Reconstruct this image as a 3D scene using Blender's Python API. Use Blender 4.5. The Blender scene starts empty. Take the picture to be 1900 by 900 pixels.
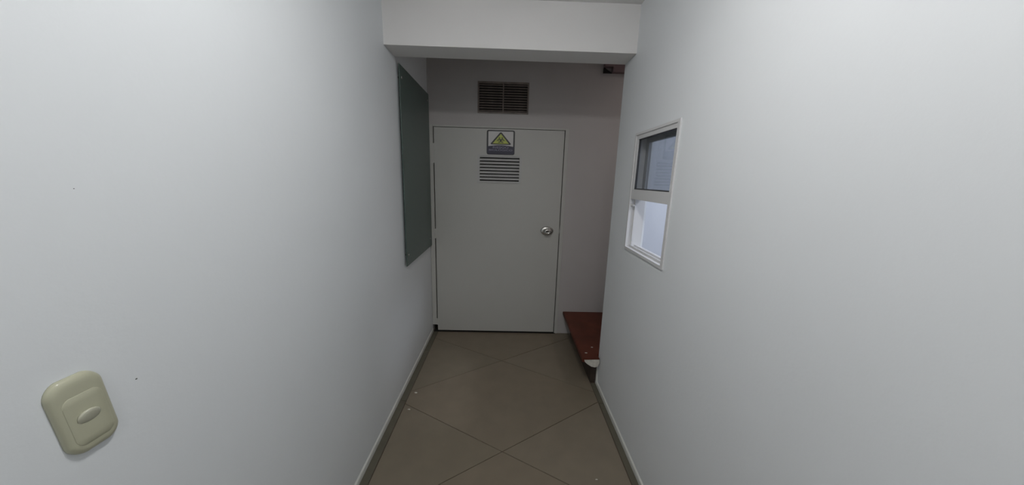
import bpy, bmesh, math, random
from mathutils import Vector, Matrix
random.seed(4)
S = bpy.context.scene
COL = S.collection

# ------------------------------------------------------------------ camera
F_PX, YAW, PITCH, ROLL = 579.44, 0.0196, -0.2006, 0.0279
cam_d = bpy.data.cameras.new('camera')
cam_d.sensor_width = 36.0; cam_d.sensor_fit = 'HORIZONTAL'
cam_d.lens = F_PX / 1900.0 * 36.0
cam_d.clip_start = 0.02; cam_d.clip_end = 50
cam = bpy.data.objects.new('camera', cam_d); COL.objects.link(cam)
cy, sy, cp, sp = math.cos(YAW), math.sin(YAW), math.cos(PITCH), math.sin(PITCH)
fw = Vector((sy * cp, cy * cp, sp)); rt = Vector((cy, -sy, 0)); up = rt.cross(fw)
c_, s_ = math.cos(ROLL), math.sin(ROLL)
r2 = c_ * rt + s_ * up; u2 = -s_ * rt + c_ * up
m = Matrix((r2, u2, -fw)).transposed().to_4x4()
m.translation = Vector((0, 0, 1.5))
cam.matrix_world = m
S.camera = cam

# ------------------------------------------------------------------ world, exposure
w = bpy.data.worlds.new('world'); S.world = w; w.use_nodes = True
w.node_tree.nodes['Background'].inputs[0].default_value = (0.6, 0.65, 0.7, 1)
w.node_tree.nodes['Background'].inputs[1].default_value = 0.02
S.view_settings.view_transform = 'Standard'
S.view_settings.look = 'None'
S.view_settings.gamma = 1.0
S.view_settings.use_curve_mapping = False
S.view_settings.exposure = 0.0

# ------------------------------------------------------------------ lights
LX, LY, LZ = 0.0, 0.60, 2.445
def area(name, loc, size, power, col, shape='DISK'):
    d = bpy.data.lights.new(name, 'AREA'); d.shape = shape; d.size = size
    d.energy = power; d.color = col
    o = bpy.data.objects.new(name, d); COL.objects.link(o); o.location = loc
    return o
HALL_GLOW, REAR_FILL_GLOW = 93.0, 63.0     # glow of the hall dome and of the rear dome added as fill (built at the end)
area('alcove_fill_light', (1.75, 2.45, 2.585), 0.12, 2.8, (1.0, 0.86, 0.80))  # unseen fill without a fixture, added to lift the back wall
area('service_room_lamp_light', (1.75, 1.15, LZ - 0.036), 0.25, 17.0, (0.86, 0.90, 1.0))

# ------------------------------------------------------------------ measures (metres)
XL, XR = -0.704, 0.709          # corridor walls
D = 2.8775                      # wall with the door
YF, YB, ZB = 1.9235, 2.098, 2.2103   # beam
ZC, ZC2 = 2.455, 2.62           # hall ceiling, ceiling beyond the beam
YBACK = -2.6

# ------------------------------------------------------------------ materials
def mat(name, col, rough=0.6, metal=0.0, var=0.0, vscale=4.0, bump=0.0, bscale=60.0, coat=0.0, spec=0.5):
    M = bpy.data.materials.new(name); M.use_nodes = True
    nt = M.node_tree; b = nt.nodes['Principled BSDF']
    b.inputs['Base Color'].default_value = (*col, 1)
    b.inputs['Roughness'].default_value = rough
    b.inputs['Metallic'].default_value = metal
    b.inputs['Specular IOR Level'].default_value = spec
    b.inputs['Coat Weight'].default_value = coat
    tc = nt.nodes.new('ShaderNodeTexCoord')
    if var > 0:
        n = nt.nodes.new('ShaderNodeTexNoise'); n.inputs['Scale'].default_value = vscale; n.inputs['Detail'].default_value = 5
        nt.links.new(tc.outputs['Object'], n.inputs['Vector'])
        r = nt.nodes.new('ShaderNodeMapRange'); r.inputs[1].default_value = 0.3; r.inputs[2].default_value = 0.7
        r.inputs[3].default_value = 1 - var; r.inputs[4].default_value = 1 + var
        nt.links.new(n.outputs['Fac'], r.inputs[0])
        mx = nt.nodes.new('ShaderNodeVectorMath'); mx.operation = 'SCALE'; mx.inputs[0].default_value = col
        nt.links.new(r.outputs[0], mx.inputs['Scale']); nt.links.new(mx.outputs[0], b.inputs['Base Color'])
    if bump > 0:
        n2 = nt.nodes.new('ShaderNodeTexNoise'); n2.inputs['Scale'].default_value = bscale; n2.inputs['Detail'].default_value = 6
        nt.links.new(tc.outputs['Object'], n2.inputs['Vector'])
        bp = nt.nodes.new('ShaderNodeBump'); bp.inputs['Strength'].default_value = bump; bp.inputs['Distance'].default_value = 0.002
        nt.links.new(n2.outputs['Fac'], bp.inputs['Height']); nt.links.new(bp.outputs[0], b.inputs['Normal'])
    return M
def emis(name, col, st):
    M = bpy.data.materials.new(name); M.use_nodes = True; nt = M.node_tree; nt.nodes.clear()
    e = nt.nodes.new('ShaderNodeEmission'); e.inputs[0].default_value = (*col, 1); e.inputs[1].default_value = st
    o = nt.nodes.new('ShaderNodeOutputMaterial'); nt.links.new(e.outputs[0], o.inputs[0]); return M
def clear_glass(name, tint):
    M = bpy.data.materials.new(name); M.use_nodes = True; nt = M.node_tree; nt.nodes.clear()
    t = nt.nodes.new('ShaderNodeBsdfTransparent'); t.inputs[0].default_value = (*tint, 1)
    g = nt.nodes.new('ShaderNodeBsdfGlossy'); g.inputs['Roughness'].default_value = 0.02
    lw = nt.nodes.new('ShaderNodeLayerWeight'); pw = nt.nodes.new('ShaderNodeMath'); pw.operation = 'POWER'; pw.inputs[1].default_value = 4.0
    f = nt.nodes.new('ShaderNodeMath'); f.operation = 'MULTIPLY_ADD'; f.inputs[1].default_value = 0.5; f.inputs[2].default_value = 0.03
    nt.links.new(lw.outputs['Facing'], pw.inputs[0]); nt.links.new(pw.outputs[0], f.inputs[0])
    mx = nt.nodes.new('ShaderNodeMixShader'); o = nt.nodes.new('ShaderNodeOutputMaterial')
    nt.links.new(f.outputs[0], mx.inputs[0]); nt.links.new(t.outputs[0], mx.inputs[1]); nt.links.new(g.outputs[0], mx.inputs[2])
    nt.links.new(mx.outputs[0], o.inputs[0]); return M

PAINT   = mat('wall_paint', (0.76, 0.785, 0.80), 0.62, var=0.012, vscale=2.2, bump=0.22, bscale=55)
PAINT_L = mat('wall_paint_left_cool_cast', (0.755, 0.788, 0.808), 0.62, var=0.012, vscale=2.2, bump=0.22, bscale=55)  # cool cast of the service window light mixed into the left wall colour
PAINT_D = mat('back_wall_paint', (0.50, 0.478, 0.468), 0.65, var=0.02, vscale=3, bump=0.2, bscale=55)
CEIL    = mat('ceiling_paint', (0.76, 0.75, 0.74), 0.8, var=0.01, bump=0.15)
ROOMP   = mat('service_room_paint', (0.66, 0.68, 0.72), 0.7, var=0.01)
BASEP   = mat('skirting_paint', (0.66, 0.67, 0.63), 0.45, var=0.03, vscale=12)
GROUT   = mat('grout', (0.115, 0.085, 0.062), 0.9, var=0.1, vscale=40)
TILES   = [mat('floor_tile_%s' % k, c, 0.42, var=0.05, vscale=9, bump=0.05, bscale=30)
           for k, c in (('a', (0.208, 0.172, 0.126)), ('b', (0.214, 0.179, 0.133)), ('c', (0.203, 0.171, 0.125)))]
BORDER  = mat('border_tile_ceramic', (0.118, 0.108, 0.078), 0.5, var=0.08, vscale=14)
DOORM   = mat('door_paint', (0.52, 0.52, 0.49), 0.5, var=0.012, vscale=3, bump=0.05, bscale=30)
JAMB    = mat('jamb_paint', (0.52, 0.52, 0.49), 0.5, var=0.02)
VENTW   = mat('door_vent_plastic', (0.50, 0.50, 0.49), 0.5)
VENTB   = mat('wall_vent_brown', (0.20, 0.168, 0.148), 0.5, var=0.2, vscale=16)
DARK    = mat('gap_shade_dark', (0.02, 0.018, 0.016), 0.9)  # near-black that carries the shade of gaps and recesses
STEEL   = mat('brushed_steel', (0.55, 0.54, 0.51), 0.27, metal=1.0)
GREEN   = mat('green_backed_glass', (0.072, 0.108, 0.096), 0.28, var=0.03, vscale=3, spec=0.5)
GEDGE   = mat('glass_edge', (0.20, 0.30, 0.27), 0.2)
ALU     = mat('white_aluminium', (0.66, 0.66, 0.66), 0.35)
ALUD    = mat('window_gasket', (0.05, 0.05, 0.055), 0.5)
PANE    = clear_glass('window_glass', (0.84, 0.85, 0.86))
CREAM   = mat('cream_plastic', (0.46, 0.46, 0.34), 0.32, var=0.01, coat=0.1)
CREAM2  = mat('cream_rocker', (0.50, 0.50, 0.40), 0.25, coat=0.15)
TERRA   = mat('terracotta_glazed', (0.098, 0.026, 0.014), 0.45, var=0.22, vscale=7, bump=0.1, bscale=20, spec=0.25)
RISER   = mat('riser_brown', (0.045, 0.032, 0.024), 0.6, var=0.1, vscale=12)
PLASTER = mat('broken_plaster', (0.62, 0.60, 0.54), 0.85, var=0.12, vscale=40, bump=0.5, bscale=80)
SIGNW   = mat('sign_white', (0.62, 0.61, 0.60), 0.45)
SIGNK   = mat('sign_black', (0.012, 0.012, 0.014), 0.45)
SIGNN   = mat('sign_navy', (0.020, 0.018, 0.045), 0.45)
SIGNY   = mat('sign_yellow', (0.50, 0.56, 0.10), 0.45)
SIGNT   = mat('sign_lettering', (0.24, 0.23, 0.31), 0.5)
MARK    = mat('scuff_dark', (0.10, 0.11, 0.10), 0.9)
LAMP    = emis('dome_glow', (1, 0.985, 0.975), HALL_GLOW)
REAR_FILL   = emis('rear_fill_glow', (1, 0.985, 0.975), REAR_FILL_GLOW)
LAMPC   = emis('cool_diffuser_glow', (0.80, 0.88, 1.0), 6.0)

# ------------------------------------------------------------------ helpers
def obj(name, bm, material, parent=None, smooth=False):
    me = bpy.data.meshes.new(name); bm.normal_update(); bm.to_mesh(me); bm.free()
    me.materials.append(material)
    if smooth:
        for p in me.polygons: p.use_smooth = True
    o = bpy.data.objects.new(name, me); COL.objects.link(o)
    if parent: o.parent = parent
    return o
def thing(name, label, cat, group=None):
    o = bpy.data.objects.new(name, None); COL.objects.link(o); o.empty_display_size = 0.05
    o['label'] = label; o['category'] = cat
    if group: o['group'] = group
    return o
def tag(o, label, cat, group=None):
    o['label'] = label; o['category'] = cat
    if group: o['group'] = group
    return o
def box(bm, x0, x1, y0, y1, z0, z1, bev=0.0):
    vs = [bm.verts.new((x, y, z)) for x in (x0, x1) for y in (y0, y1) for z in (z0, z1)]
    fs = [bm.faces.new([vs[i] for i in q]) for q in
          ((0, 1, 3, 2), (4, 6, 7, 5), (0, 4, 5, 1), (2, 3, 7, 6), (0, 2, 6, 4), (1, 5, 7, 3))]
    if bev > 0:
        es = list({e for f in fs for e in f.edges})
        bmesh.ops.bevel(bm, geom=es, offset=bev, segments=2, affect='EDGES', profile=0.6)
def B(name, dims, material, parent=None, bev=0.0):
    bm = bmesh.new(); box(bm, *dims, bev); return obj(name, bm, material, parent)
def prism(bm, pts, h0, h1, axis='z', bev=0.0):
    """extrude a 2D outline (list of 2-tuples) between h0 and h1 along the axis"""
    def P(p, h):
        if axis == 'z': return (p[0], p[1], h)
        if axis == 'y': return (p[0], h, p[1])
        return (h, p[0], p[1])
    a = [bm.verts.new(P(p, h0)) for p in pts]; b = [bm.verts.new(P(p, h1)) for p in pts]
    fa = bm.faces.new(a); fb = bm.faces.new(b[::-1]); n = len(pts)
    fs = [fa, fb] + [bm.faces.new((a[i], b[i], b[(i + 1) % n], a[(i + 1) % n])) for i in range(n)]
    bmesh.ops.recalc_face_normals(bm, faces=fs)
    if bev > 0:
        bmesh.ops.bevel(bm, geom=list(fb.edges), offset=bev, segments=2, affect='EDGES')
def structure(name, bm, material):
    o = obj(name, bm, material); o['kind'] = 'structure'; return o
def SB(name, boxes, material):
    bm = bmesh.new()
    for d in boxes: box(bm, *d)
    return structure(name, bm, material)
def rrect(w_, h_, r, n=6, cx=0, cz=0):
    pts = []
    for sx, sz, a0 in ((1, 1, 0), (-1, 1, 90), (-1, -1, 180), (1, -1, 270)):
        for k in range(n + 1):
            a = math.radians(a0 + 90 * k / n)
            pts.append((cx + sx * (w_ / 2 - r) + r * math.cos(a), cz + sz * (h_ / 2 - r) + r * math.sin(a)))
    return pts
def rings(bm, loops, cap0=True, cap1=True):
    L = [[bm.verts.new(p) for p in lp] for lp in loops]; n = len(L[0])
    fs = []
    for a, b in zip(L, L[1:]):
        fs += [bm.faces.new((a[i], a[(i + 1) % n], b[(i + 1) % n], b[i])) for i in range(n)]
    if cap0: fs.append(bm.faces.new(L[0]))
    if cap1: fs.append(bm.faces.new(L[-1][::-1]))
    bmesh.ops.recalc_face_normals(bm, faces=fs)

# ------------------------------------------------------------------ floor: slab, diagonal tiles, border tiles
X_ST = 0.663                                         # stair riser line
floor = SB('floor', [(-0.80, 2.3, YBACK - 0.1, D + 0.3, -0.08, -0.004)], GROUT)
def clip(poly, a, b, c):                              # keep a*x+b*y<=c
    out = []
    for i in range(len(poly)):
        p, q = poly[i], poly[(i + 1) % len(poly)]
        dp, dq = a * p[0] + b * p[1] - c, a * q[0] + b * q[1] - c
        if dp <= 0: out.append(p)
        if (dp < 0 < dq) or (dq < 0 < dp):
            t = dp / (dp - dq); out.append((p[0] + t * (q[0] - p[0]), p[1] + t * (q[1] - p[1])))
    return out
def shrink(poly, g):
    n = len(poly); area2 = sum(poly[i][0] * poly[(i + 1) % n][1] - poly[(i + 1) % n][0] * poly[i][1] for i in range(n))
    if area2 < 0: poly = poly[::-1]
    res = poly
    for i in range(n):
        p, q = poly[i], poly[(i + 1) % n]
        dx, dy = q[0] - p[0], q[1] - p[1]; L = math.hypot(dx, dy)
        if L < 1e-6: continue
        nx, ny = dy / L, -dx / L                      # outward
        res = clip(res, nx, ny, nx * p[0] + ny * p[1] - g)
        if len(res) < 3: return []
    out = []
    for p in res:
        if not out or math.hypot(p[0] - out[-1][0], p[1] - out[-1][1]) > 1e-4: out.append(p)
    return out if len(out) > 2 else []
BW = 0.052
xa, xb = XL + BW, XR - 0.044
c0 = (0.007, 1.483); e1 = (-0.765, 0.428); e2 = (0.745, 0.466)
k = 0
for i in range(-7, 6):
    for j in range(-7, 6):
        o0 = (c0[0] + i * e1[0] + j * e2[0], c0[1] + i * e1[1] + j * e2[1])
        q = [o0, (o0[0] + e2[0], o0[1] + e2[1]), (o0[0] + e1[0] + e2[0], o0[1] + e1[1] + e2[1]), (o0[0] + e1[0], o0[1] + e1[1])]
        for h in ((-1, 0, -xa), (1, 0, xb), (0, 1, D + 0.02), (0, -1, -YBACK)):
            q = clip(q, *h)
            if len(q) < 3: break
        if len(q) < 3: continue
        q = shrink(q, 0.0017)
        if not q: continue
        xs = [p[0] for p in q]; ys = [p[1] for p in q]
        if (max(xs) - min(xs)) * (max(ys) - min(ys)) < 1e-3: continue
        bm = bmesh.new(); prism(bm, q, -0.006, 0.0, 'z', 0.0008)
        obj('tile', bm, TILES[(i * 2 + j) % 3], floor); k += 1
for x0, x1, yend in ((XL, xa - 0.003, D), (xb + 0.003, XR, YB)):
    y = YBACK
    while y < yend:
        y1 = min(y + 0.64, yend)
        bm = bmesh.new(); box(bm, x0, x1, y + 0.002, y1 - 0.002, -0.006, 0.0005)
        obj('border_tile', bm, BORDER, floor)
        y += 0.64

# ------------------------------------------------------------------ walls, beam, ceilings
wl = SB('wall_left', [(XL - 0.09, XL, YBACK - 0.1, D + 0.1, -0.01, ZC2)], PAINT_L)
W0, W1, WZ0, WZ1 = 1.344, 1.8055, 1.1166, 1.7644      # service window opening
T = 0.10
wr = SB('wall_right', [(XR, XR + T, YBACK - 0.1, W0, -0.01, ZC2), (XR, XR + T, W1, YB, -0.01, ZC2),
                       (XR, XR + T, W0, W1, -0.01, WZ0), (XR, XR + T, W0, W1, WZ1, ZC2)], PAINT)
SB('wall_partition', [(XR + T, 2.3, YB - 0.10, YB, -0.01, ZC2)], ROOMP)
DX0, DX1, DZ1 = -0.702, 0.532, 1.945                   # rough opening of the door
VX0, VX1, VZ0, VZ1 = -0.272, 0.166, 2.052, 2.306       # hole for the wall vent
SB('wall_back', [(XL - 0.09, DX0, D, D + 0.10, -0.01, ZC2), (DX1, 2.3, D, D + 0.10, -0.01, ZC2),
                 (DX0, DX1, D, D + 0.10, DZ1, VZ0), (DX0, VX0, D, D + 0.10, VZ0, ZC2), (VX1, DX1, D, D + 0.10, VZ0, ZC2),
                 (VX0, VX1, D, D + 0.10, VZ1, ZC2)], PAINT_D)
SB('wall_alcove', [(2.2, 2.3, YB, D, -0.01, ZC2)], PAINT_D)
SB('wall_front', [(XL, XR, YBACK - 0.1, YBACK, -0.01, ZC)], PAINT)
SB('ceiling', [(XL, XR, YBACK, YF, ZC, ZC + 0.175), (XL, 2.2, YB, D, ZC2, ZC2 + 0.05)], CEIL)
SB('ceiling_beam', [(XL, XR, YF, YB, ZB, ZC2 + 0.05)], CEIL)
# service room behind the window
SB('wall_service_room', [(2.2, 2.3, 0.1, YB - 0.10, -0.01, ZC), (XR + T, 2.3, 0.0, 0.1, -0.01, ZC)], ROOMP)
SB('ceiling_service_room', [(XR + T, 2.3, 0.0, YB - 0.10, ZC, ZC + 0.05)], ROOMP)
# near-black box added behind door and vent to keep light out of the gaps
SB('dark_backing_box', [(-0.8, 0.8, D + 0.32, D + 0.37, -0.01, ZC2), (-0.8, -0.75, D + 0.1, D + 0.32, -0.01, ZC2),
                        (0.75, 0.8, D + 0.1, D + 0.32, -0.01, ZC2), (-0.8, 0.8, D + 0.1, D + 0.37, ZC2, ZC2 + 0.05)], DARK)
# skirting: a narrow painted fillet at the foot of each wall
def fillet(name, x, s, y0, y1):
    pts = [(x, -0.004), (x + s * 0.008, -0.004), (x + s * 0.008, 0.022), (x + s * 0.006, 0.029), (x, 0.034)]
    bm = bmesh.new(); prism(bm, pts, y0, y1, 'y'); return structure(name, bm, BASEP)
fillet('baseboard_left', XL, 1, YBACK, D - 0.012)
br = fillet('baseboard_right', XR, -1, YBACK, YB + 0.006)
bm = bmesh.new(); prism(bm, [(XR - 0.008, -0.003), (XR + 0.03, -0.003), (XR + 0.03, 0.12), (XR + 0.004, 0.13), (XR - 0.005, 0.05)], YB, YB + 0.007, 'y')
obj('end_return', bm, BASEP, br)
bm = bmesh.new(); prism(bm, [(YB - 0.022, 0.02), (YB + 0.007, 0.0), (YB + 0.007, 0.21), (YB - 0.006, 0.21), (YB - 0.012, 0.07)], XR - 0.007, XR + 0.002, 'x', 0.0)
obj('corner_highlight', bm, BASEP, br)  # pale strip standing for the highlight on the wall's rounded end corner
# lowered slab of the stair above, seen at the top right corner, with a dark wedge for its shaded underside
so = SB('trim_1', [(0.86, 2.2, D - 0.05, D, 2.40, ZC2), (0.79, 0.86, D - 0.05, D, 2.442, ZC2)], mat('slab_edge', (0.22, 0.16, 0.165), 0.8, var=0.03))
bm = bmesh.new(); prism(bm, [(0.79, 2.442), (0.86, 2.40), (0.79, 2.40)], D - 0.02, D, 'y'); obj('shaded_underside', bm, DARK, so)
# small marks on the left wall
for (y, z, r) in ((0.5461, 1.1038, 0.0016), (0.5247, 1.4652, 0.0008)):
    bm = bmesh.new(); bmesh.ops.create_icosphere(bm, subdivisions=2, radius=r, matrix=Matrix.Translation((XL, y, z)) @ Matrix.Diagonal((0.35, 1.2, 0.8, 1)))
    obj('scuff_mark', bm, MARK, wl)

# ------------------------------------------------------------------ door
door = bpy.data.objects.new('door_1', None); COL.objects.link(door); door['kind'] = 'structure'
LX0, LX1, LZT = -0.6512, 0.4906, 1.925
VA, VB, VC, VD = -0.259, 0.111, 1.472, 1.700          # louvre in the leaf
bm = bmesh.new()
for d in ((LX0, VA, D - 0.012, D + 0.028, 0.018, LZT), (VB, LX1, D - 0.012, D + 0.028, 0.018, LZT),
          (VA, VB, D - 0.012, D + 0.028, 0.018, VC), (VA, VB, D - 0.012, D + 0.028, VD, LZT)): box(bm, *d)
obj('leaf', bm, DOORM, door)
B('jamb', (DX0, LX0 - 0.010, D - 0.014, D + 0.09, 0.075, DZ1), JAMB, door, 0.002)
B('jamb', (LX1 + 0.009, DX1, D - 0.005, D + 0.09, 0.0, DZ1), JAMB, door, 0.002)
B('head_jamb', (LX0 - 0.010, LX1 + 0.009, D - 0.005, D + 0.09, LZT + 0.006, DZ1), JAMB, door)
B('stop', (LX0 - 0.01, LX0 + 0.012, D + 0.03, D + 0.05, 0.0, DZ1), DARK, door)
B('stop', (LX1 - 0.012, LX1 + 0.01, D + 0.03, D + 0.05, 0.0, DZ1), DARK, door)
B('gap_shade_strip', (LX0 - 0.04, LX1 + 0.02, D - 0.012, D + 0.06, -0.004, 0.003), DARK, door)  # near-black strip on the floor, paints the shade of the gap under the leaf
for z0, z1 in ((1.62, 1.79), (0.94, 1.03), (0.075, 0.14)):
    B('hinge', (LX0 - 0.011, LX0 + 0.002, D - 0.0145, D - 0.004, z0, z1), JAMB, door)
# knob: rosette, neck, knob (turned about the y axis); drawn out sideways like the photographed one
def turned(name, prof, cx, cz, y0, sx, mat_, parent, n=28):
    bm = bmesh.new()
    rings(bm, [[(cx + sx * r * math.cos(2 * math.pi * i / n), y0 - d, cz + r * math.sin(2 * math.pi * i / n)) for i in range(n)] for r, d in prof])
    return obj(name, bm, mat_, parent, True)
kx, kz, ky = 0.378, 1.036, D - 0.012
kb = turned('knob', [(0.013, 0.0), (0.013, 0.028), (0.020, 0.034), (0.0275, 0.042), (0.029, 0.052), (0.026, 0.061), (0.019, 0.066), (0.011, 0.067), (0.010, 0.064), (0.003, 0.063)], kx, kz, ky, 1.35, STEEL, door)
turned('rosette', [(0.040, -0.001), (0.041, 0.003), (0.036, 0.008), (0.022, 0.011), (0.014, 0.0115)], kx, kz, ky, 1.45, STEEL, door)
B('keyhole', (kx - 0.008, kx + 0.008, ky - 0.0652, ky - 0.0635, kz - 0.0025, kz + 0.0025), SIGNK, kb)
B('latch_plate', (LX1 + 0.0005, LX1 + 0.009, D - 0.0125, D - 0.004, kz - 0.022, kz + 0.022), STEEL, door)
# louvre in the door
lv = B('louvre_backing', (VA, VB, D + 0.012, D + 0.018, VC, VD), DARK, door)
bm = bmesh.new()
for d in ((VA - 0.010, VA + 0.008, D - 0.017, D + 0.01, VC - 0.010, VD + 0.006), (VB - 0.008, VB + 0.010, D - 0.017, D + 0.01, VC - 0.010, VD + 0.006),
          (VA + 0.008, VB - 0.008, D - 0.017, D + 0.01, VD - 0.006, VD + 0.006), (VA + 0.008, VB - 0.008, D - 0.017, D + 0.01, VC - 0.010, VC + 0.006)): box(bm, *d)
obj('louvre_frame', bm, VENTW, door)
sm = None
for i in range(8):
    z = VC + 0.022 + i * (VD - VC - 0.034) / 7.0 + 0.001
    if sm is None:
        bm = bmesh.new(); prism(bm, [(-0.012, -0.006), (-0.010, 0.005), (0.006, 0.014), (0.006, 0.011), (-0.008, 0.002), (-0.009, -0.006)], VA + 0.007, VB - 0.007, 'x')
        o = obj('louvre_slat', bm, VENTW, lv); sm = o.data
    else:
        o = bpy.data.objects.new('louvre_slat', sm); COL.objects.link(o); o.parent = lv
    o.location = (0, D, z)

# ------------------------------------------------------------------ biohazard sign
sign = thing('warning_sign', 'small square sign with a yellow biohazard triangle above navy band, on the white door', 'sign')
SX0, SX1, SZ0, SZ1 = -0.190, 0.056, 1.707, 1.914
sw, sh, scx, scz = SX1 - SX0, SZ1 - SZ0, (SX0 + SX1) / 2, (SZ0 + SZ1) / 2
y0 = D - 0.0125
def layer(name, pts, k_, m_, parent=sign):
    bm = bmesh.new(); prism(bm, pts, y0 - 0.0009 * k_ - 0.0009, y0 - 0.0009 * k_, 'y'); return obj(name, bm, m_, parent)
plate = layer('plate', rrect(sw, sh, 0.016, 5, scx, scz), 0, SIGNK)
def U(u, v): return (SX0 + u * sw, SZ1 - v * sh)         # sign coordinates, 0..1 from its top left corner
layer('white_field', [U(0.055, 0.07), U(0.075, 0.05), U(0.925, 0.05), U(0.945, 0.07), U(0.945, 0.80), U(0.055, 0.80)], 1, SIGNW)
band = [U(0.02, 0.665)] + [U(0.02 + 0.96 * t / 12, 0.665 - 0.055 * math.sin(math.pi * t / 12)) for t in range(1, 12)] + [U(0.98, 0.665), U(0.98, 0.93), U(0.93, 0.985), U(0.07, 0.985), U(0.02, 0.93)]
layer('navy_band', band, 2, SIGNN)
layer('triangle_border', [U(0.475, 0.09), U(0.525, 0.09), U(0.865, 0.55), U(0.84, 0.585), U(0.16, 0.585), U(0.135, 0.55)], 2, SIGNK)
layer('triangle', [U(0.50, 0.145), U(0.79, 0.545), U(0.21, 0.545)], 3, SIGNY)
def arc_band(cx, cz, r0, r1, a0, a1, n=14, sx=1.3):
    a = [math.radians(a0 + (a1 - a0) * i / n) for i in range(n + 1)]
    return [(cx + sx * r1 * math.cos(t), cz + r1 * math.sin(t)) for t in a] + [(cx + sx * r0 * math.cos(t), cz + r0 * math.sin(t)) for t in a[::-1]]
bm = bmesh.new(); pc = U(0.5, 0.405)
ya, yb = y0 - 0.0045, y0 - 0.0036
for deg in (90, 210, 330):                               # three crescents opening outwards
    t = math.radians(deg); cx_, cz_ = pc[0] + 1.3 * 0.0165 * math.cos(t), pc[1] + 0.0165 * math.sin(t)
    prism(bm, arc_band(cx_, cz_, 0.0095, 0.0140, deg + 40, deg + 320), ya, yb, 'y')
prism(bm, arc_band(pc[0], pc[1], 0.0155, 0.0185, 0, 359.9, 24), ya + 0.0002, yb, 'y')
prism(bm, arc_band(pc[0], pc[1], 0.0001, 0.0060, 0, 359.9, 12), ya + 0.0001, yb, 'y')
obj('biohazard_symbol', bm, SIGNK, sign)
def lettering(txt, cx_, cz_, width, height):
    cu = bpy.data.curves.new('lettering', 'FONT'); cu.body = txt; cu.align_x = 'CENTER'; cu.align_y = 'CENTER'; cu.extrude = 0.004; cu.offset = 0.012
    t = bpy.data.objects.new('lettering_tmp', cu); COL.objects.link(t)
    dg = bpy.context.evaluated_depsgraph_get(); dg.update()
    me = bpy.data.meshes.new_from_object(t.evaluated_get(dg)); COL.objects.unlink(t); bpy.data.objects.remove(t)
    xs = [v.co.x for v in me.vertices]; ys = [v.co.y for v in me.vertices]
    sx, sz = width / (max(xs) - min(xs)), height / (max(ys) - min(ys)); mx, my = (max(xs) + min(xs)) / 2, (max(ys) + min(ys)) / 2
    for v in me.vertices:
        v.co = Vector((cx_ + (v.co.x - mx) * sx, y0 - 0.0030 - v.co.z * 0.1, cz_ + (v.co.y - my) * sz))
    me.materials.clear(); me.materials.append(SIGNT)
    o = bpy.data.objects.new('lettering', me); COL.objects.link(o); o.parent = sign
p = U(0.5, 0.70); lettering('RIESGO', p[0], p[1], 0.56 * sw, 0.019)
p = U(0.5, 0.80); lettering('BIOLÓGICO', p[0], p[1], 0.84 * sw, 0.019)

# ------------------------------------------------------------------ brown vent above the door
vent = thing('wall_vent', 'dark brown slatted ventilation grille high on the wall above the door', 'vent')
bm = bmesh.new()
for d in ((VX0, VX1, D - 0.008, D + 0.02, VZ1 - 0.016, VZ1), (VX0, VX1, D - 0.008, D + 0.02, VZ0, VZ0 + 0.012),
          (VX0, VX0 + 0.012, D - 0.008, D + 0.02, VZ0 + 0.012, VZ1 - 0.016), (VX1 - 0.012, VX1, D - 0.008, D + 0.02, VZ0 + 0.012, VZ1 - 0.016)): box(bm, *d)
obj('frame', bm, VENTB, vent)
B('divider', ((VX0 + VX1) / 2 - 0.005, (VX0 + VX1) / 2 + 0.005, D - 0.004, D + 0.012, VZ0 + 0.012, VZ1 - 0.016), VENTB, vent)
B('duct', (VX0, VX1, D + 0.03, D + 0.036, VZ0, VZ1), DARK, vent)
sm = None
for i in range(11):
    z = VZ0 + 0.022 + i * 0.0206
    if sm is None:
        bm = bmesh.new(); prism(bm, [(-0.003, -0.005), (-0.001, 0.004), (0.016, 0.012), (0.016, 0.010), (0.0, 0.001), (-0.001, -0.005)], VX0 + 0.011, VX1 - 0.011, 'x')
        o = obj('slat', bm, VENTB, vent); sm = o.data
    else:
        o = bpy.data.objects.new('slat', sm); COL.objects.link(o); o.parent = vent
    o.location = (0, D, z)

# ------------------------------------------------------------------ dark green glass board on stand-offs
gb = thing('glass_board', 'tall dark green glass panel held by steel bolts on the left wall near the door', 'glass panel')
GY0, GY1, GZ0, GZ1 = 2.108, 2.832, 0.882, 2.178
gx = XL + 0.016
pn = B('pane', (gx, gx + 0.006, GY0, GY1, GZ0, GZ1), GREEN, gb, 0.001)
for y, z in ((GY0 + 0.035, 0.958), (GY1 - 0.075, 0.958), (GY0 + 0.03, 2.105), (GY1 - 0.06, 2.115)):
    bm = bmesh.new()
    pr = [(0.006, -0.0205), (0.006, 0.0), (0.0065, 0.0001), (0.0085, 0.0005), (0.0085, 0.003), (0.006, 0.0045)]
    rings(bm, [[(gx + 0.006 + d, y + r * math.cos(2 * math.pi * i / 16), z + r * math.sin(2 * math.pi * i / 16)) for i in range(16)] for r, d in pr])
    obj('standoff_bolt', bm, STEEL, gb, True)

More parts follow.
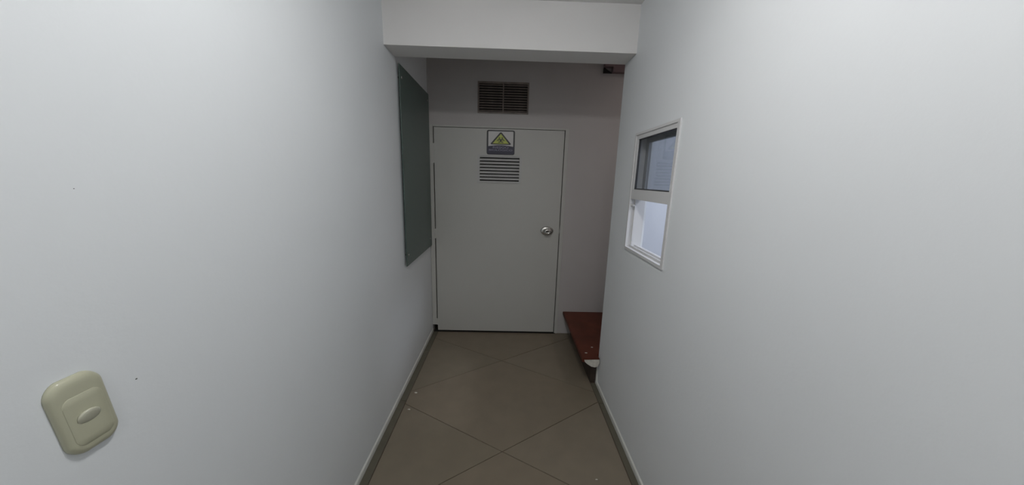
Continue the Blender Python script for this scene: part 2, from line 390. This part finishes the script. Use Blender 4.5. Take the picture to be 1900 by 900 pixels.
# ------------------------------------------------------------------ service window in the right wall
win = bpy.data.objects.new('window_1', None); COL.objects.link(win); win['kind'] = 'structure'
def ring_frame(bm, x0, x1, ya, yb, za, zb, tn, tf, tt, tb):   # near stile, far stile, top rail, bottom rail
    box(bm, x0, x1, ya, ya + tn, za, zb); box(bm, x0, x1, yb - tf, yb, za, zb)
    box(bm, x0, x1, ya + tn, yb - tf, zb - tt, zb); box(bm, x0, x1, ya + tn, yb - tf, za, za + tb)
XI = XR - 0.006                                     # frame stands slightly proud of the wall
bm = bmesh.new(); ring_frame(bm, XI, XR + 0.085, W0, W1, WZ0, WZ1, 0.020, 0.012, 0.012, 0.014); obj('frame', bm, ALU, win)
B('sill_track', (XR + 0.018, XR + 0.024, W0 + 0.012, W1 - 0.012, WZ0 + 0.014, WZ0 + 0.024), ALU, win)
B('sill_track', (XR + 0.048, XR + 0.054, W0 + 0.012, W1 - 0.012, WZ0 + 0.014, WZ0 + 0.024), ALU, win)
B('side_track', (XR + 0.024, XR + 0.028, W1 - 0.022, W1 - 0.012, WZ0 + 0.024, WZ1 - 0.012), ALU, win)
ZM0, ZM1 = 1.408, 1.462
bm = bmesh.new(); ring_frame(bm, XR - 0.002, XR + 0.016, W0 + 0.018, W1 - 0.012, ZM0, WZ1 - 0.012, 0.008, 0.026, 0.022, ZM1 - ZM0)
s1 = obj('upper_sash', bm, ALU, win)
bm = bmesh.new(); ring_frame(bm, XR + 0.003, XR + 0.013, W0 + 0.020, W1 - 0.038, ZM1, WZ1 - 0.034, 0.002, 0.005, 0.004, 0.006)
obj('gasket', bm, ALUD, s1)
B('pane', (XR + 0.008, XR + 0.012, W0 + 0.022, W1 - 0.043, ZM1 + 0.004, WZ1 - 0.037), PANE, s1)
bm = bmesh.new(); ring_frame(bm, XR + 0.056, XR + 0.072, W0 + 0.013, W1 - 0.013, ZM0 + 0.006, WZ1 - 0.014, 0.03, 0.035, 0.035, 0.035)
s2 = obj('raised_sash', bm, mat('shaded_white_aluminium', (0.30, 0.31, 0.32), 0.4), win)  # white frame greyed in colour to look backlit
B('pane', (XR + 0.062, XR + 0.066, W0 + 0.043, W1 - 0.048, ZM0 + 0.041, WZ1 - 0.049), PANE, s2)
B('latch', (XR + 0.001, XR + 0.014, W1 - 0.045, W1 - 0.014, ZM0 - 0.040, ZM0 - 0.030), ALU, win, 0.002)

# ------------------------------------------------------------------ light switch on the near left wall
swt = thing('light_switch', 'cream rounded light switch plate on the left wall in the foreground', 'switch')
SYC, SZC, ST = 0.4662, 1.0975, math.radians(4.5)
def SWP(a, b, d):                                       # a along the wall, b up, d out of the wall
    return (XL + d, SYC + a * math.cos(ST) - b * math.sin(ST), SZC + b * math.cos(ST))
def bar_shape(w_, h_, r, bulge, n=8):
    out = []
    for a, b in rrect(w_, h_, r, n):
        out.append((a * (1 + 0.0 * b), b + (1 if b > 0 else -1) * bulge * (1 - (2 * a / w_) ** 2), ))
    return out
def sw_rings(name, w_, h_, r, bulge, prof, m_, parent, oa=0, ob=0):
    bm = bmesh.new(); L = []
    for s, d in prof:
        L.append([SWP(oa + a, ob + b, d) for a, b in bar_shape(w_ - 2 * s, h_ - 2 * s, max(r - s, 0.001), bulge)])
    rings(bm, L); return obj(name, bm, m_, parent, True)
pl = sw_rings('plate', 0.069, 0.128, 0.020, 0.0070, [(0.0, 0.0), (0.0, 0.002), (0.0006, 0.0045), (0.0022, 0.0070), (0.005, 0.0090), (0.009, 0.0102), (0.014, 0.0105), (0.02, 0.0106)], CREAM, swt)
ins = sw_rings('insert', 0.0500, 0.084, 0.010, 0.0055, [(0.0, 0.0085), (0.0, 0.0106), (0.0006, 0.0111), (0.010, 0.0114), (0.02, 0.0115)], CREAM, swt, 0, -0.0075)
bm = bmesh.new()                                        # half moon rocker: a lens with one raised lip
N = 20; L = []
for s, d in ((1.0, 0.0112), (1.0, 0.0124), (0.9, 0.0136), (0.6, 0.0148), (0.2, 0.0152)):
    lp = []
    for i in range(N):
        t = 2 * math.pi * i / N
        a = 0.0150 * s * math.cos(t); b = 0.0135 * s * math.sin(t)
        lp.append(SWP(a - 0.001, b - 0.006, d + (0.0034 * (b / 0.0115) if d > 0.0115 else 0)))
    L.append(lp)
rings(bm, L); obj('rocker', bm, CREAM2, swt, True)

# ------------------------------------------------------------------ stair rising to the right, beyond the right wall
st = thing('staircase', 'dark red tiled step with chipped white plaster nosing, right of the door', 'stair')
YE = D - 0.002
HS = 0.234
treads = [(0.577, 1.02, HS), (0.99, 1.46, 2 * HS), (1.43, 1.9, 3 * HS), (1.87, 2.195, 4 * HS)]
for n_, (xa_, xb_, z) in enumerate(treads):
    bm = bmesh.new()
    if n_ == 0:                                          # first tread laps round the end of the wall
        pts = [(xa_, 2.052), (XR - 0.006, 2.052), (XR - 0.006, YB + 0.008), (xb_, YB + 0.008), (xb_, YE), (xa_, YE)]
    else: pts = [(xa_, YB + 0.004), (xb_, YB + 0.004), (xb_, YE), (xa_, YE)]
    prism(bm, pts, z - 0.028, z, 'z', 0.003)
    obj('tread', bm, TERRA, st)
    rx = X_ST if n_ == 0 else xa_ + 0.04
    zb_ = 0.001 if n_ == 0 else z - HS + 0.001
    B('riser', (rx, rx + 0.03, YB + 0.010, YE, zb_, z - 0.029), RISER, st)
    if n_ == 0:
        B('riser_end', (rx + 0.03, rx + 0.36, YB + 0.010, YB + 0.02, zb_, z - 0.029), RISER, st)
# broken plaster lens under the nosing end
bm = bmesh.new()
pts = [(0.590, HS - 0.010), (0.70, HS - 0.006), (0.704, HS - 0.03), (0.69, HS - 0.062), (0.672, HS - 0.068), (0.645, HS - 0.062), (0.615, HS - 0.043), (0.596, HS - 0.026)]
prism(bm, pts, 2.050, 2.046, 'y', 0.0012)
prism(bm, [(0.60, HS - 0.029), (0.70, HS - 0.029), (0.70, HS - 0.055), (0.672, HS - 0.064), (0.645, HS - 0.058), (0.615, HS - 0.041)], 2.052, 2.15, 'y')
obj('plaster_nosing', bm, PLASTER, st)
for x, y, r in ((0.622, 2.128, 0.0095), (0.688, 2.21, 0.008)):
    bm = bmesh.new(); bmesh.ops.create_icosphere(bm, subdivisions=1, radius=r, matrix=Matrix.Translation((x, y, HS)) @ Matrix.Diagonal((1.3, 0.8, 0.12, 1)))
    obj('paint_speck', bm, PLASTER, st)

# ------------------------------------------------------------------ crumbs of plaster on the floor
for x, y, r, lab in ((-0.610, 1.9605, 0.011, 'tiny white plaster crumb by the left wall, the farther of two'),
                     (-0.609, 1.797, 0.010, 'tiny white plaster crumb by the left wall, the nearer of two'),
                     (0.494, 1.3214, 0.006, 'tiny white plaster crumb near the right wall at the bottom edge')):
    bm = bmesh.new(); bmesh.ops.create_icosphere(bm, subdivisions=1, radius=r)
    for v in bm.verts:
        v.co = Vector((v.co.x * 1.2 * random.uniform(.6, 1.1), v.co.y * .7 * random.uniform(.6, 1.1), max(v.co.z, -r * .5) * .35 + r * .175)) + Vector((x, y, 0.0))
    tag(obj('plaster_crumb', bm, PLASTER), lab, 'debris')

# ------------------------------------------------------------------ ceiling lamps (above and outside the frame)
def round_rings(bm, x, y, z, prof, n=32):
    rings(bm, [[(x + r * math.cos(2 * math.pi * i / n), y + r * math.sin(2 * math.pi * i / n), z - d) for i in range(n)] for r, d in prof])
for x, y, m_, lab in ((LX, LY, LAMP, 'round glass dome lamp on the corridor ceiling just ahead of the camera'),
                      (0.0, -1.2, REAR_FILL, 'unseen dome lamp added as fill on the corridor ceiling behind the camera')):
    t = thing('ceiling_lamp', lab, 'lamp')
    bm = bmesh.new(); round_rings(bm, x, y, ZC, ((0.12, 0.0), (0.12, 0.008), (0.112, 0.012))); obj('rim', bm, ALU, t, True)
    bm = bmesh.new(); round_rings(bm, x, y, ZC, [(0.105 * math.cos(math.radians(a)), 0.012 + 0.045 * math.sin(math.radians(a))) for a in (0, 15, 30, 45, 60, 75, 87)], 24); obj('dome', bm, m_, t, True)
x, y, z = 1.75, 1.15, ZC
t = thing('ceiling_lamp', 'round white ceiling lamp in the room behind the service window', 'lamp')
bm = bmesh.new(); round_rings(bm, x, y, z, ((0.15, 0.0), (0.15, 0.02), (0.14, 0.028), (0.125, 0.03))); obj('rim', bm, ALU, t, True)
bm = bmesh.new(); round_rings(bm, x, y, z, ((0.12, 0.030), (0.12, 0.032), (0.05, 0.033))); obj('diffuser', bm, LAMPC, t)
